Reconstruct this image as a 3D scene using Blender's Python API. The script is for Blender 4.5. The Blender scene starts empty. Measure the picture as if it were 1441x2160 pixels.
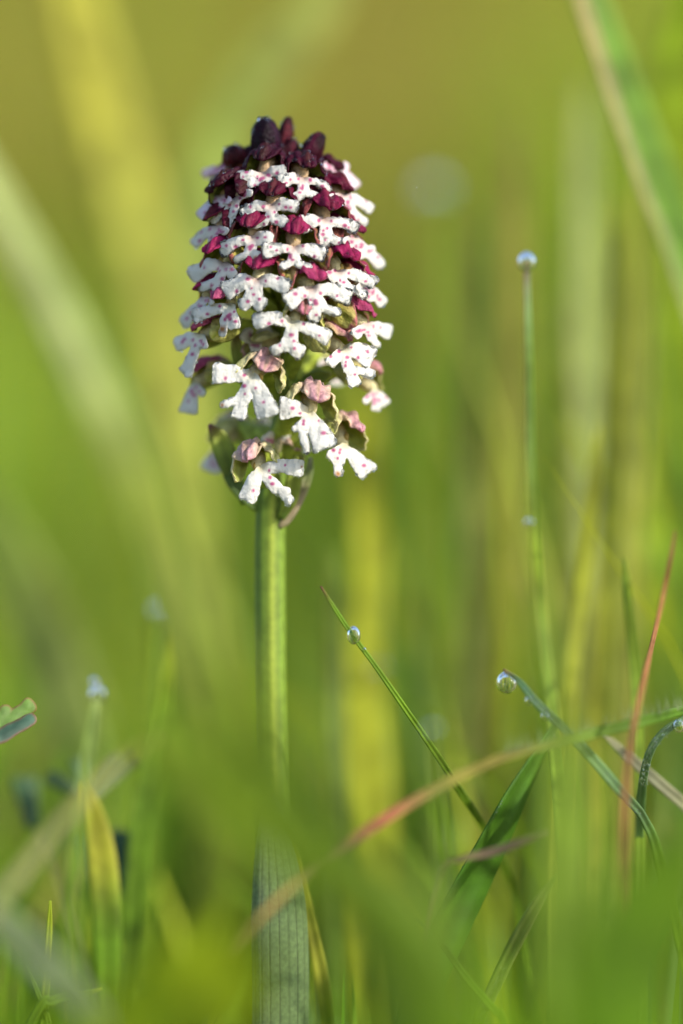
import bpy, bmesh, math, random
import numpy as np
from mathutils import Vector, Matrix

random.seed(7)
rng = np.random.default_rng(7)
SC = bpy.context.scene
COL = SC.collection

# ------------------------------------------------------------------ camera, sky, sun
D = 0.37                       # camera to the plane of focus (m)
PX = 22170.0                   # photograph pixels per metre in that plane
ZC = 0.0787                    # lens height above the ground
cam_d = bpy.data.cameras.new('camera')
cam = bpy.data.objects.new('camera', cam_d)
COL.objects.link(cam)
cam.location = (0, -D, ZC)
cam.rotation_euler = (math.radians(90), 0, 0)
cam_d.sensor_fit = 'VERTICAL'
cam_d.sensor_height = 36.0
cam_d.lens = 36.0 * D / (2160 / PX)
cam_d.clip_start = 0.01
cam_d.clip_end = 500
cam_d.dof.use_dof = True
cam_d.dof.focus_distance = D + 0.0012
cam_d.dof.aperture_fstop = cam_d.lens / 25.0
SC.camera = cam

SUN_DIR = Vector((0.72, -0.52, 0.52)).normalized()      # towards the sun
elev = math.asin(SUN_DIR.z)
world = bpy.data.worlds.new('World')
SC.world = world
world.use_nodes = True
wn = world.node_tree
bg = wn.nodes['Background']
sky = wn.nodes.new('ShaderNodeTexSky')
sky.sky_type = 'NISHITA'
sky.sun_disc = False
sky.sun_elevation = elev
sky.sun_rotation = math.atan2(SUN_DIR.x, SUN_DIR.y)
wn.links.new(sky.outputs[0], bg.inputs[0])
bg.inputs[1].default_value = 0.14
sun_d = bpy.data.lights.new('sun', 'SUN')
sun_d.energy = 2.7
sun_d.angle = math.radians(3.0)
sun_d.color = (1.0, 0.93, 0.80)
sun = bpy.data.objects.new('sun', sun_d)
COL.objects.link(sun)
sun.rotation_euler = SUN_DIR.to_track_quat('Z', 'Y').to_euler()
sun.location = SUN_DIR * 3
SC.view_settings.view_transform = 'Standard'
SC.view_settings.look = 'None'
SC.view_settings.exposure = 1.3
SC.view_settings.gamma = 1.0
SC.cycles.use_denoising = True
SC.cycles.max_bounces = 10
SC.cycles.transmission_bounces = 8
SC.cycles.sample_clamp_indirect = 4.0


# ------------------------------------------------------------------ helpers
def P(px, py, d=0.0):
    """photograph pixel + distance behind the plane of focus (mm) -> world point"""
    d = d * 0.001
    k = (D + d) / D / PX
    return Vector(((px - 720.5) * k, d, ZC - (py - 1080) * k))


def psize(w, d=0.0):
    return w * (D + d * 0.001) / D / PX


_ph = np.random.default_rng(3).uniform(0, 6.28, (12, 3))
_dr = np.random.default_rng(4).normal(0, 1, (12, 2))


def wob(x, y, seed=0.0):
    """smooth pseudo-noise in about -1..1 for arrays"""
    r = 0
    for i in range(7):
        a, b = _dr[i] * (0.7 + 0.35 * i)
        r = r + np.sin(a * x + b * y + _ph[i, 0] + seed * (1.7 + i)) / (1 + 0.35 * i)
    return r / 3.2


def tag(o, label=None, cat=None, group=None, kind=None):
    if label: o['label'] = label
    if cat: o['category'] = cat
    if group: o['group'] = group
    if kind: o['kind'] = kind
    return o


def empty(name, loc):
    e = bpy.data.objects.new(name, None)
    e.empty_display_size = 0.004
    e.location = loc
    COL.objects.link(e)
    return e


def link(name, verts, faces, mats, parent=None, cols=None, smooth=True, solid=None, inner=False):
    """one mesh object in world coordinates; keeps its place under the parent"""
    me = bpy.data.meshes.new(name)
    me.from_pydata([tuple(v) for v in verts], [], [tuple(f) for f in faces])
    if not isinstance(mats, (list, tuple)): mats = [mats]
    for m in mats: me.materials.append(m)
    if cols is not None:
        ca = me.color_attributes.new('Col', 'FLOAT_COLOR', 'POINT')
        c = np.ones((len(verts), 4), dtype=np.float32)
        c[:, :3] = np.clip(np.asarray(cols, dtype=np.float32), 0, 1)
        ca.data.foreach_set('color', c.ravel())
    if smooth:
        me.polygons.foreach_set('use_smooth', [True] * len(me.polygons))
    me.update()
    o = bpy.data.objects.new(name, me)
    COL.objects.link(o)
    if parent is not None:
        o.parent = parent
        off = Vector((0, 0, 0))
        p = parent
        while p is not None:
            off += p.location
            p = p.parent
        o.location = -off
    if solid:
        m = o.modifiers.new('thickness', 'SOLIDIFY')
        m.thickness = solid
        m.offset = 0
        if inner: m.material_offset = 1
    return o


def catmull(pts, n):
    """resample a list of equal-length tuples with a Catmull-Rom spline"""
    a = np.array(pts, dtype=float)
    if len(a) == 2:
        t = np.linspace(0, 1, n)[:, None]
        return a[0] * (1 - t) + a[1] * t
    ext = np.vstack([2 * a[0] - a[1], a, 2 * a[-1] - a[-2]])
    seg = len(a) - 1
    ts = np.linspace(0, seg - 1e-6, n)
    out = []
    for t in ts:
        i = int(t); f = t - i
        p0, p1, p2, p3 = ext[i:i + 4]
        out.append(0.5 * ((2 * p1) + (-p0 + p2) * f + (2 * p0 - 5 * p1 + 4 * p2 - p3) * f * f
                          + (-p0 + 3 * p1 - 3 * p2 + p3) * f ** 3))
    return np.array(out)


# ------------------------------------------------------------------ materials
def new_mat(name):
    m = bpy.data.materials.new(name)
    m.use_nodes = True
    return m, m.node_tree.nodes, m.node_tree.links


def leaf_mat(name, rough=0.45, trans=0.4, vein=260.0, bump=0.25, spec=0.35, tint=(1.25, 1.1, 0.5), var=0.35, sheen=0.0, bsc=None):
    """thin living tissue: colour comes with the mesh, cells and veins from noise"""
    m, N, L = new_mat(name)
    pr = N['Principled BSDF']; out = N['Material Output']
    at = N.new('ShaderNodeAttribute'); at.attribute_name = 'Col'
    geo = N.new('ShaderNodeNewGeometry')
    nz = N.new('ShaderNodeTexNoise'); nz.inputs['Scale'].default_value = vein
    nz.inputs['Detail'].default_value = 4
    L.new(geo.outputs['Position'], nz.inputs['Vector'])
    mr = N.new('ShaderNodeMapRange')
    mr.inputs[1].default_value = 0.3; mr.inputs[2].default_value = 0.7
    mr.inputs[3].default_value = 1 - var; mr.inputs[4].default_value = 1 + var
    L.new(nz.outputs['Fac'], mr.inputs[0])
    mul = N.new('ShaderNodeVectorMath'); mul.operation = 'SCALE'
    L.new(at.outputs['Color'], mul.inputs[0]); L.new(mr.outputs[0], mul.inputs['Scale'])
    L.new(mul.outputs[0], pr.inputs['Base Color'])
    pr.inputs['Roughness'].default_value = rough
    pr.inputs['Specular IOR Level'].default_value = spec
    if sheen:
        pr.inputs['Sheen Weight'].default_value = sheen
        pr.inputs['Sheen Roughness'].default_value = 0.4
    bp = N.new('ShaderNodeBump'); bp.inputs['Strength'].default_value = bump
    bp.inputs['Distance'].default_value = 0.0002
    nb = N.new('ShaderNodeTexNoise'); nb.inputs['Scale'].default_value = bsc or vein * 14
    L.new(geo.outputs['Position'], nb.inputs['Vector'])
    L.new(nb.outputs['Fac'], bp.inputs['Height'])
    L.new(bp.outputs[0], pr.inputs['Normal'])
    tr = N.new('ShaderNodeBsdfTranslucent')
    tm = N.new('ShaderNodeVectorMath'); tm.operation = 'MULTIPLY'; tm.inputs[1].default_value = tint
    L.new(mul.outputs[0], tm.inputs[0]); L.new(tm.outputs[0], tr.inputs['Color'])
    mx = N.new('ShaderNodeMixShader'); mx.inputs[0].default_value = trans
    L.new(pr.outputs[0], mx.inputs[1]); L.new(tr.outputs[0], mx.inputs[2])
    L.new(mx.outputs[0], out.inputs['Surface'])
    return m


M_blade = leaf_mat('grass_blade', trans=0.45, spec=0.2, rough=0.55)
M_grass = leaf_mat('meadow_grass', trans=0.45, bump=0.0, vein=30, spec=0.12, rough=0.6)
M_stem = leaf_mat('stem_skin', trans=0.12, vein=900, bump=0.3, rough=0.5, var=0.2, spec=0.22)
M_sheath = leaf_mat('sheath_leaf', trans=0.2, vein=2500, bump=1.0, rough=0.42, var=0.22, spec=0.5)
M_lip = leaf_mat('lip_petal', trans=0.36, vein=1200, bump=0.5, rough=0.5, spec=0.35, tint=(1, 1, 0.95), var=0.06, bsc=5200)
M_hood = leaf_mat('sepal', trans=0.34, vein=1500, bump=0.9, rough=0.42, spec=0.14, tint=(1.1, 0.9, 0.7), var=0.35, bsc=4200)
M_inner = leaf_mat('sepal_inner', trans=0.3, vein=1500, bump=0.5, rough=0.45, var=0.2)
M_herb = leaf_mat('herb_leaf', trans=0.3, vein=700, bump=0.4, rough=0.5, var=0.2)
M_bud = leaf_mat('bud', trans=0.05, vein=1400, bump=1.0, rough=0.4, spec=0.08, var=0.5, bsc=4000)

# the inner side of a hood is greener than its outside
_N, _L = M_inner.node_tree.nodes, M_inner.node_tree.links
_mix = _N.new('ShaderNodeMix'); _mix.data_type = 'RGBA'
_mix.inputs[0].default_value = 0.72
_at = [n for n in _N if n.type == 'ATTRIBUTE'][0]
_sc = [n for n in _N if n.type == 'VECT_MATH' and n.operation == 'SCALE'][0]
_L.new(_at.outputs['Color'], _mix.inputs[6]); _mix.inputs[7].default_value = (0.34, 0.42, 0.06, 1)
_L.new(_mix.outputs[2], _sc.inputs[0])

M_water, _N, _L = new_mat('dew_water')
_p = _N['Principled BSDF']
_p.inputs['Base Color'].default_value = (0.97, 0.99, 1, 1)
_p.inputs['Transmission Weight'].default_value = 1.0
_p.inputs['IOR'].default_value = 1.333
_p.inputs['Roughness'].default_value = 0.02

M_ground, _N, _L = new_mat('soil_and_moss')
_p = _N['Principled BSDF']
_tc = _N.new('ShaderNodeNewGeometry')
_n1 = _N.new('ShaderNodeTexNoise'); _n1.inputs['Scale'].default_value = 1.6; _n1.inputs['Detail'].default_value = 8
_L.new(_tc.outputs['Position'], _n1.inputs['Vector'])
_cr = _N.new('ShaderNodeValToRGB')
_cr.color_ramp.elements[0].position = 0.3; _cr.color_ramp.elements[0].color = (0.10, 0.115, 0.02, 1)
_cr.color_ramp.elements[1].position = 0.7; _cr.color_ramp.elements[1].color = (0.19, 0.15, 0.045, 1)
_L.new(_n1.outputs['Fac'], _cr.inputs[0]); _L.new(_cr.outputs[0], _p.inputs['Base Color'])
_p.inputs['Roughness'].default_value = 0.9
_n2 = _N.new('ShaderNodeTexNoise'); _n2.inputs['Scale'].default_value = 220; _n2.inputs['Detail'].default_value = 6
_L.new(_tc.outputs['Position'], _n2.inputs['Vector'])
_b = _N.new('ShaderNodeBump'); _b.inputs['Strength'].default_value = 0.8; _b.inputs['Distance'].default_value = 0.004
_L.new(_n2.outputs['Fac'], _b.inputs['Height']); _L.new(_b.outputs[0], _p.inputs['Normal'])


# ------------------------------------------------------------------ ground
def ground_z(x, y):
    """flat meadow that climbs into a bank behind the orchid"""
    t = np.clip((np.asarray(y, dtype=float) - 1.1) / 3.5, 0, None)
    rise = 1.15 * t ** 1.5 / (1 + 0.12 * t ** 1.2)
    near = np.clip((np.abs(np.asarray(y, dtype=float) - 0.0) - 0.5) / 2.0, 0, 1)
    return rise + near * 0.05 * (np.sin(np.asarray(x) * 1.7 + 0.6) + np.sin(np.asarray(y) * 1.3 + np.asarray(x) * 0.8)) - near * 0.03


gx = np.concatenate([-np.geomspace(120, 0.05, 45), [0], np.geomspace(0.05, 120, 45)])
gy = np.concatenate([-np.geomspace(90, 0.05, 35), [0], np.geomspace(0.05, 160, 60)])
V, Fc = [], []
for yy in gy:
    for xx in gx:
        V.append((xx, yy, float(ground_z(xx, yy))))
w_ = len(gx)
for j in range(len(gy) - 1):
    for i in range(w_ - 1):
        a = j * w_ + i
        Fc.append((a, a + 1, a + w_ + 1, a + w_))
tag(link('ground', V, Fc, M_ground), 'meadow ground of soil and moss rising to a bank behind', None, None, 'structure')


# ------------------------------------------------------------------ meadow grass that nobody could count
def grass_mass(name, label, n, place, height, width, lean, colour, seed, segs=4):
    r = np.random.default_rng(seed)
    x, y = place(r, n)
    n = len(x)
    h = height(r, x, y); w = width(r, x, y)
    z = ground_z(x, y)
    az = r.uniform(0, 2 * np.pi, n)
    ln = np.abs(r.normal(0, 1, n)) * lean
    fa = r.normal(0, 0.9, n)                     # which way the flat side looks
    c = colour(r, x, y)
    ts = np.linspace(0, 1, segs + 1)
    verts = np.zeros((n, 2 * segs + 1, 3)); cols = np.zeros((n, 2 * segs + 1, 3))
    for k, t in enumerate(ts):
        b = ln * h * (t ** 1.8)
        px = x + np.cos(az) * b; py = y + np.sin(az) * b
        pz = z - 0.003 + h * t * (1 - 0.25 * np.minimum(ln, 1.2) * t)
        ww = w * 0.5 * (1 - t ** 2.2) * (0.75 + 0.5 * t)
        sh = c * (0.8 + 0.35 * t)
        if k < segs:
            verts[:, 2 * k] = np.stack([px - np.cos(fa) * ww, py - np.sin(fa) * ww, pz], 1)
            verts[:, 2 * k + 1] = np.stack([px + np.cos(fa) * ww, py + np.sin(fa) * ww, pz], 1)
            cols[:, 2 * k] = sh; cols[:, 2 * k + 1] = sh
        else:
            verts[:, 2 * k] = np.stack([px, py, pz], 1); cols[:, 2 * k] = sh
    per = 2 * segs + 1
    f = []
    base = np.arange(n) * per
    quads = np.concatenate([np.stack([base + 2 * k, base + 2 * k + 1, base + 2 * k + 3, base + 2 * k + 2], 1) for k in range(segs - 1)])
    tris = np.stack([base + 2 * segs - 2, base + 2 * segs - 1, base + 2 * segs], 1)
    faces = quads.tolist() + tris.tolist()
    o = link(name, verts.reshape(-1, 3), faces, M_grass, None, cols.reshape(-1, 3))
    tag(o, label, None, None, 'stuff')
    return o


def mixc(r, n, list_):
    cs = np.array([c for c, _ in list_]); p = np.array([q for _, q in list_]); p = p / p.sum()
    return cs[r.choice(len(cs), n, p=p)] * r.uniform(0.8, 1.2, (n, 1))


G_MID = (0.175, 0.29, 0.022); G_YEL = (0.31, 0.37, 0.025); G_DRY = (0.33, 0.27, 0.085)
G_DK = (0.075, 0.17, 0.010); G_BLU = (0.17, 0.27, 0.075); G_OLV = (0.27, 0.25, 0.045)


def cone(r, n, y0, y1, pw=1.0, spread=1.45, pad=0.02):
    y = y0 + (y1 - y0) * r.uniform(0, 1, n) ** pw
    x = r.uniform(-1, 1, n) * ((y + D) * 0.088 * spread + pad)
    return x, y


def far_col(r, x, y):
    n = len(x)
    c = mixc(r, n, [(G_OLV, 5), (G_MID, 3), (G_DRY, 2.2), (G_YEL, 2)])
    u = x / (y + D)                               # drier growth on one stretch of the bank
    dry = np.exp(-((u - 0.012) / 0.03) ** 2) + 0.8 * np.exp(-((u + 0.085) / 0.018) ** 2)
    c = c * (1 - 0.75 * dry[:, None]) + np.array([0.25, 0.19, 0.045]) * 0.75 * dry[:, None]
    return c


grass_mass('bank_grass', 'blurred olive and straw coloured grass on the bank far behind', 26000,
           lambda r, n: cone(r, n, 1.5, 6.5, 1.2, 2.2), lambda r, x, y: r.uniform(0.10, 0.26, len(x)),
           lambda r, x, y: r.uniform(0.003, 0.007, len(x)), 0.35, far_col, 11)


def mid_place(r, n):
    return cone(r, n, 0.42, 1.6, 1.0, 1.7)


def mid_h(r, x, y):
    u = x / (y + D) / 0.088
    top = 0.075 + 0.055 * np.clip(np.abs(u - 0.05), 0, 1.3) ** 1.2 + 0.09 * np.clip(u - 0.25, 0, 1)
    return top * (y + D) ** 0.45 * r.uniform(0.55, 1.15, len(x))


grass_mass('meadow_grass', 'soft green and yellow grass of the meadow behind the orchid', 8000,
           mid_place, mid_h, lambda r, x, y: r.uniform(0.002, 0.005, len(x)), 0.3,
           lambda r, x, y: mixc(r, len(x), [(G_MID, 5), (G_YEL, 4), (G_DK, 1.5), (G_BLU, 2), (G_DRY, 0.6)]), 12)


def near_place(r, n):
    return cone(r, n, 0.045, 0.42, 1.1, 1.5)


def near_h(r, x, y):
    u = x / (y + D) / 0.088
    return (0.045 + 0.045 * np.clip(u, 0, 1.2) + 0.02 * np.clip(-u - 0.4, 0, 1)) * (1 + 0.7 * y) * r.uniform(0.5, 1.2, len(x))


grass_mass('short_grass', 'short tangled green grass just behind the orchid', 1500,
           near_place, near_h, lambda r, x, y: r.uniform(0.0012, 0.0034, len(x)), 0.35,
           lambda r, x, y: mixc(r, len(x), [(G_MID, 5), (G_YEL, 3.5), (G_DK, 2), (G_BLU, 2), (G_DRY, 0.4)]), 13)


grass_mass('pale_grass', 'pale yellow upright grass softly blurred behind the dewy blades', 60,
           lambda r, n: (r.uniform(0.006, 0.046, n), r.uniform(0.05, 0.15, n)), lambda r, x, y: r.uniform(0.06, 0.125, len(x)),
           lambda r, x, y: r.uniform(0.0012, 0.0028, len(x)), 0.14,
           lambda r, x, y: mixc(r, len(x), [((0.34, 0.40, 0.06), 4), ((0.28, 0.37, 0.10), 3), ((0.34, 0.38, 0.03), 3), (G_MID, 2)]), 16)


def front_place(r, n):
    x, y = cone(r, n, -0.10, 0.045, 1.0, 1.6, 0.004)
    keep = ~((np.abs(x + 0.0066) < 0.006) & (np.abs(y - 0.006) < 0.012)) & ((np.abs(y) > 0.012) | (r.uniform(0, 1, n) < 0.25))
    return x[keep], y[keep]


grass_mass('low_turf', 'low turf of fine blades around the base of the orchid', 700,
           front_place, lambda r, x, y: 0.038 * r.uniform(0.5, 1.15, len(x)) * (1 - 0.5 * np.clip(-y / 0.1, 0, 1)),
           lambda r, x, y: r.uniform(0.0008, 0.0026, len(x)), 0.5,
           lambda r, x, y: mixc(r, len(x), [(G_MID, 5), (G_YEL, 3), (G_DK, 3), (G_BLU, 2)]), 14)


grass_mass('foreground_grass', 'soft foreground grass that blurs into green haze before the orchid', 190,
           lambda r, n: (r.uniform(-0.036, 0.036, n), r.uniform(-0.125, -0.05, n)),
           lambda r, x, y: r.uniform(0.036, 0.055, len(x)) - 0.012 * np.exp(-((x + 0.006) / 0.005) ** 2), lambda r, x, y: r.uniform(0.0018, 0.0035, len(x)), 0.25,
           lambda r, x, y: mixc(r, len(x), [((0.11, 0.22, 0.004), 5), ((0.17, 0.28, 0.006), 3), (G_DK, 2.5)]), 15)


# ------------------------------------------------------------------ a single grass blade
def blade_mesh(name, pts, cols, parent=None, mat=None, fold=0.25, twist=0.0, n=44, solid=0.00018, across=5, round_=False, to_ground=True):
    """pts: (px, py, depth mm, full width px) from the tip down; cols at each point"""
    w = [(*P(a, b, d), psize(wd, d)) for a, b, d, wd in pts]
    cl = [list(c) for c in cols]
    if len(cl) == 1: cl = cl * len(w)
    cl = list(np.array([np.array(cl)[min(int(round(i * (len(cl) - 1) / max(1, len(w) - 1))), len(cl) - 1)] for i in range(len(w))]))
    if to_ground and w[-1][2] > 0.001:
        x, y, z, wd = w[-1]
        dx = (w[-1][0] - w[-2][0]); dz = (w[-1][2] - w[-2][2])
        s = dx / (abs(dz) + 1e-6); s = max(-0.8, min(0.8, s))
        dy = max(-0.4, min(0.4, (w[-1][1] - w[-2][1]) / (abs(dz) + 1e-6)))
        w.append((x + s * z * 0.30, y + dy * z * 0.3, z * 0.5, wd))
        w.append((x + s * z * 0.42, y + dy * z * 0.4, -0.003, wd * 0.8))
        cl += [cl[-1], cl[-1]]
    c = catmull([tuple(a) + tuple(b) for a, b in zip(w, cl)], n)
    V, Fc, C = [], [], []
    pos = [Vector(r[:3]) for r in c]
    for i, r in enumerate(c):
        t = (pos[min(i + 1, n - 1)] - pos[max(i - 1, 0)]).normalized()
        view = Vector((0, 1, 0))
        side = t.cross(view)
        if side.length < 1e-6: side = Vector((1, 0, 0))
        side.normalize()
        nor = side.cross(t).normalized()
        a = twist * (i / n) if not isinstance(twist, tuple) else twist[0] + (twist[1] - twist[0]) * i / n
        s2 = side * math.cos(a) + nor * math.sin(a); n2 = nor * math.cos(a) - side * math.sin(a)
        hw = max(r[3] * 0.5, 0.00004)
        if round_:
            for k in range(across):
                q = 2 * math.pi * k / across
                V.append(pos[i] + s2 * hw * math.cos(q) + n2 * hw * math.sin(q)); C.append(r[4:7])
        else:
            for k in range(across):
                v = -1 + 2 * k / (across - 1)
                V.append(pos[i] + s2 * hw * v + n2 * hw * fold * (1 - abs(v)))
                C.append(r[4:7] * (1.0 - 0.18 * (abs(v) < 0.1) + 0.1 * (abs(abs(v) - 0.5) < 0.1)))
    for i in range(n - 1):
        for k in range(across if round_ else across - 1):
            a = i * across + k; b = i * across + (k + 1) % across
            Fc.append((a, b, b + across, a + across))
    return link(name, V, Fc, mat or M_blade, parent, C, True, None if round_ else solid)


def blade(label, pts, cols, name='grass_plant', cat='grass', group='single grasses round the orchid', **kw):
    o = blade_mesh(name, pts, cols, **kw)
    tag(o, label, cat, group)
    return o


def drop_mesh(c, r, sq=(1, 1, 1), nu=20, nv=14):
    V, Fc = [], []
    for j in range(nv + 1):
        th = math.pi * j / nv
        for i in range(nu):
            ph = 2 * math.pi * i / nu
            k = 1 + 0.10 * max(0, math.cos(th)) ** 3          # drawn up a little where it hangs
            V.append(Vector((c[0] + r * sq[0] * math.sin(th) * math.cos(ph), c[1] + r * sq[1] * math.sin(th) * math.sin(ph),
                             c[2] + r * sq[2] * k * math.cos(th))))
    for j in range(nv):
        for i in range(nu):
            a = j * nu + i; b = j * nu + (i + 1) % nu
            Fc.append((a, b, b + nu, a + nu))
    return V, Fc


def dew(label, px, py, d, rpx, sq=(1, 1, 1), mat=None):
    V, Fc = drop_mesh(P(px, py, d), psize(rpx, d), sq)
    return tag(link('dew_drop', V, Fc, mat or M_water), label, 'dew drop', 'dew drops on the grass')


_ico = None


def beads(name, items, parent, sub=2):
    """many tiny drops as one part; items = (Vector, radius)"""
    global _ico
    if _ico is None:
        bm = bmesh.new(); bmesh.ops.create_icosphere(bm, subdivisions=sub, radius=1)
        bm.verts.ensure_lookup_table()
        _ico = (np.array([v.co[:] for v in bm.verts]), [[v.index for v in f.verts] for f in bm.faces]); bm.free()
    V, Fc = [], []
    for c, r in items:
        b = len(V)
        V += (np.array(c) + _ico[0] * r).tolist()
        Fc += [[b + q for q in f] for f in _ico[1]]
    o = link(name, V, Fc, M_water, parent)
    o['kind'] = 'stuff'
    return o


# ------------------------------------------------------------------ flat lobed shapes (lips, herb leaves) from a distance field
def sd_trap(X, Y, a, b, ra, rb):
    bax, bay = b[0] - a[0], b[1] - a[1]
    baba = bax * bax + bay * bay + 1e-9
    pax, pay = X - a[0], Y - a[1]
    papa = pax * pax + pay * pay
    paba = (pax * bax + pay * bay) / baba
    x = np.sqrt(np.maximum(papa - paba * paba * baba, 0))
    rba = rb - ra
    cax = np.maximum(0, x - np.where(paba < 0.5, ra, rb)); cay = np.abs(paba - 0.5) - 0.5
    k = rba * rba + baba
    f = np.clip((rba * (x - ra) + paba * baba) / k, 0, 1)
    cbx = x - ra - f * rba; cby = paba - f
    s = np.where((cbx < 0) & (cay < 0), -1, 1)
    return s * np.sqrt(np.minimum(cax * cax + cay * cay * baba, cbx * cbx + cby * cby * baba))


def lobed(lobes, h, seed, rnd=0.34, crenate=0.075, blend=0.16):
    """mesh of a union of trapezoid lobes; returns verts (mm, 2-D), quads, inside depth, boundary flags"""
    def sdf(X, Y):
        d = None
        for a, b, ra, rb in lobes:
            q = sd_trap(X, Y, a, b, max(ra - rnd, 0.03), max(rb - rnd, 0.03)) - rnd
            if d is None: d = q
            else:
                hh = np.clip(0.5 + 0.5 * (q - d) / blend, 0, 1)
                d = q * (1 - hh) + d * hh - blend * hh * (1 - hh) * 0.5
        return d - 0.02 + 0.12 * wob(X * 1.3, Y * 1.3, seed + 4) + crenate * wob(X * 3.1, Y * 3.1, seed) + crenate * 0.6 * wob(X * 7.3, Y * 7.3, seed + 2)
    xs = [p[0] for l in lobes for p in l[:2]]; ys = [p[1] for l in lobes for p in l[:2]]
    m = max(max(l[2], l[3]) for l in lobes) + 0.5
    gx = np.arange(min(xs) - m, max(xs) + m + h, h); gy = np.arange(min(ys) - m, max(ys) + m + h, h)
    X, Y = np.meshgrid(gx, gy)
    cx = (X[:-1, :-1] + X[1:, 1:]) / 2; cy = (Y[:-1, :-1] + Y[1:, 1:]) / 2
    keep = sdf(cx, cy) < 0.1 * h
    used = np.zeros(X.shape, bool); cnt = np.zeros(X.shape, int)
    for dj in (0, 1):
        for di in (0, 1):
            sl = (slice(dj, dj + keep.shape[0]), slice(di, di + keep.shape[1]))
            used[sl] |= keep; cnt[sl] += keep
    bnd = used & (cnt < 4)
    x = X[used].copy(); y = Y[used].copy(); b = bnd[used]
    e = 0.01
    for _ in range(3):
        s = sdf(x[b], y[b])
        g1 = (sdf(x[b] + e, y[b]) - sdf(x[b] - e, y[b])) / (2 * e); g2 = (sdf(x[b], y[b] + e) - sdf(x[b], y[b] - e)) / (2 * e)
        gn = g1 * g1 + g2 * g2 + 0.05
        st = np.clip(s, -h, h)
        x[b] -= st * g1 / gn; y[b] -= st * g2 / gn
    idx = -np.ones(X.shape, int); idx[used] = np.arange(used.sum())
    jj, ii = np.nonzero(keep)
    quads = np.stack([idx[jj, ii], idx[jj, ii + 1], idx[jj + 1, ii + 1], idx[jj + 1, ii]], 1)
    depth = np.maximum(-sdf(x, y), 0)
    return x, y, quads.tolist(), depth, b


# ------------------------------------------------------------------ the orchid
ORCHID = empty('burnt_orchid', P(574, 1080, 8.5) * 1.0)
ORCHID.location = Vector((P(578, 2160, 8.5).x, 0.0085, 0.0))
tag(ORCHID, 'orchid with dark maroon buds above white magenta-spotted flowers on a green stem', 'orchid')

STEM = [(584, 300, 8.5, 14), (590, 360, 8.5, 26), (598, 450, 8.5, 34), (606, 600, 8.5, 42), (607, 760, 8.5, 48), (594, 920, 8.3, 52),
        (574, 1040, 8.2, 60), (570, 1120, 8.2, 64), (570, 1300, 8.2, 65), (571, 1500, 8.3, 66), (573, 1650, 8.4, 67), (576, 1900, 8.5, 68), (578, 2160, 8.5, 70)]


def axis_x(py):
    return float(np.interp(py, [s[1] for s in STEM], [s[0] for s in STEM]))


def build_stem():
    pts = [(*P(a, b, d), psize(w, d) / 2) for a, b, d, w in STEM]
    pts.append((pts[-1][0], 0.0085, -0.004, pts[-1][3]))
    c = catmull(pts, 90)
    V, Fc, C = [], [], []
    nr = 40
    for i, r in enumerate(c):
        for k in range(nr):
            q = 2 * math.pi * k / nr
            rib = 1 + 0.018 * math.cos(q * 9 + 0.3 + r[2] * 3) + 0.008 * math.cos(q * 17 + 1)
            V.append((r[0] + r[3] * rib * math.cos(q), r[1] + r[3] * rib * math.sin(q), r[2]))
            stripe = 0.5 + 0.5 * math.cos(q * 9 + 0.3 + r[2] * 3)
            pale = max(0.0, math.cos((q + math.pi / 2 - 0.15) * 3)) ** 3
            base = np.array([0.125, 0.195, 0.022]) * (0.9 + 0.22 * stripe) + np.array([0.10, 0.085, 0.012]) * pale
            C.append(base)
    for i in range(len(c) - 1):
        for k in range(nr):
            a = i * nr + k; b = i * nr + (k + 1) % nr
            Fc.append((a, b, b + nr, a + nr))
    return link('stem', V, Fc, M_stem, ORCHID, C)


build_stem()


def tube(path, radii, nr=10, wav=0.0):
    V, Fc = [], []
    n = len(path)
    for i, p in enumerate(path):
        t = (path[min(i + 1, n - 1)] - path[max(i - 1, 0)]).normalized()
        s = t.cross(Vector((0.13, 0.2, 1))); s.normalize(); u = s.cross(t)
        for k in range(nr):
            q = 2 * math.pi * k / nr
            rr = radii[i] * (1 + wav * math.cos(3 * q + i * 0.7))
            V.append(p + s * rr * math.cos(q) + u * rr * math.sin(q))
    for i in range(n - 1):
        for k in range(nr):
            a = i * nr + k; b = i * nr + (k + 1) % nr
            Fc.append((a, b, b + nr, a + nr))
    Fc.append(tuple(range(nr))[::-1]); Fc.append(tuple(range((n - 1) * nr, n * nr)))
    return V, Fc


AGE = [0.0, 0.25, 0.5, 0.75, 1.0]
TOPC = np.array([[0.014, 0.002, 0.007], [0.075, 0.004, 0.018], [0.28, 0.014, 0.08], [0.42, 0.10, 0.20], [0.58, 0.33, 0.40]])
BASEC = np.array([[0.06, 0.007, 0.010], [0.20, 0.10, 0.03], [0.38, 0.38, 0.08], [0.48, 0.50, 0.13], [0.60, 0.60, 0.30]])


def agecol(tab, a):
    return np.array([np.interp(a, AGE, tab[:, k]) for k in range(3)])


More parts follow.
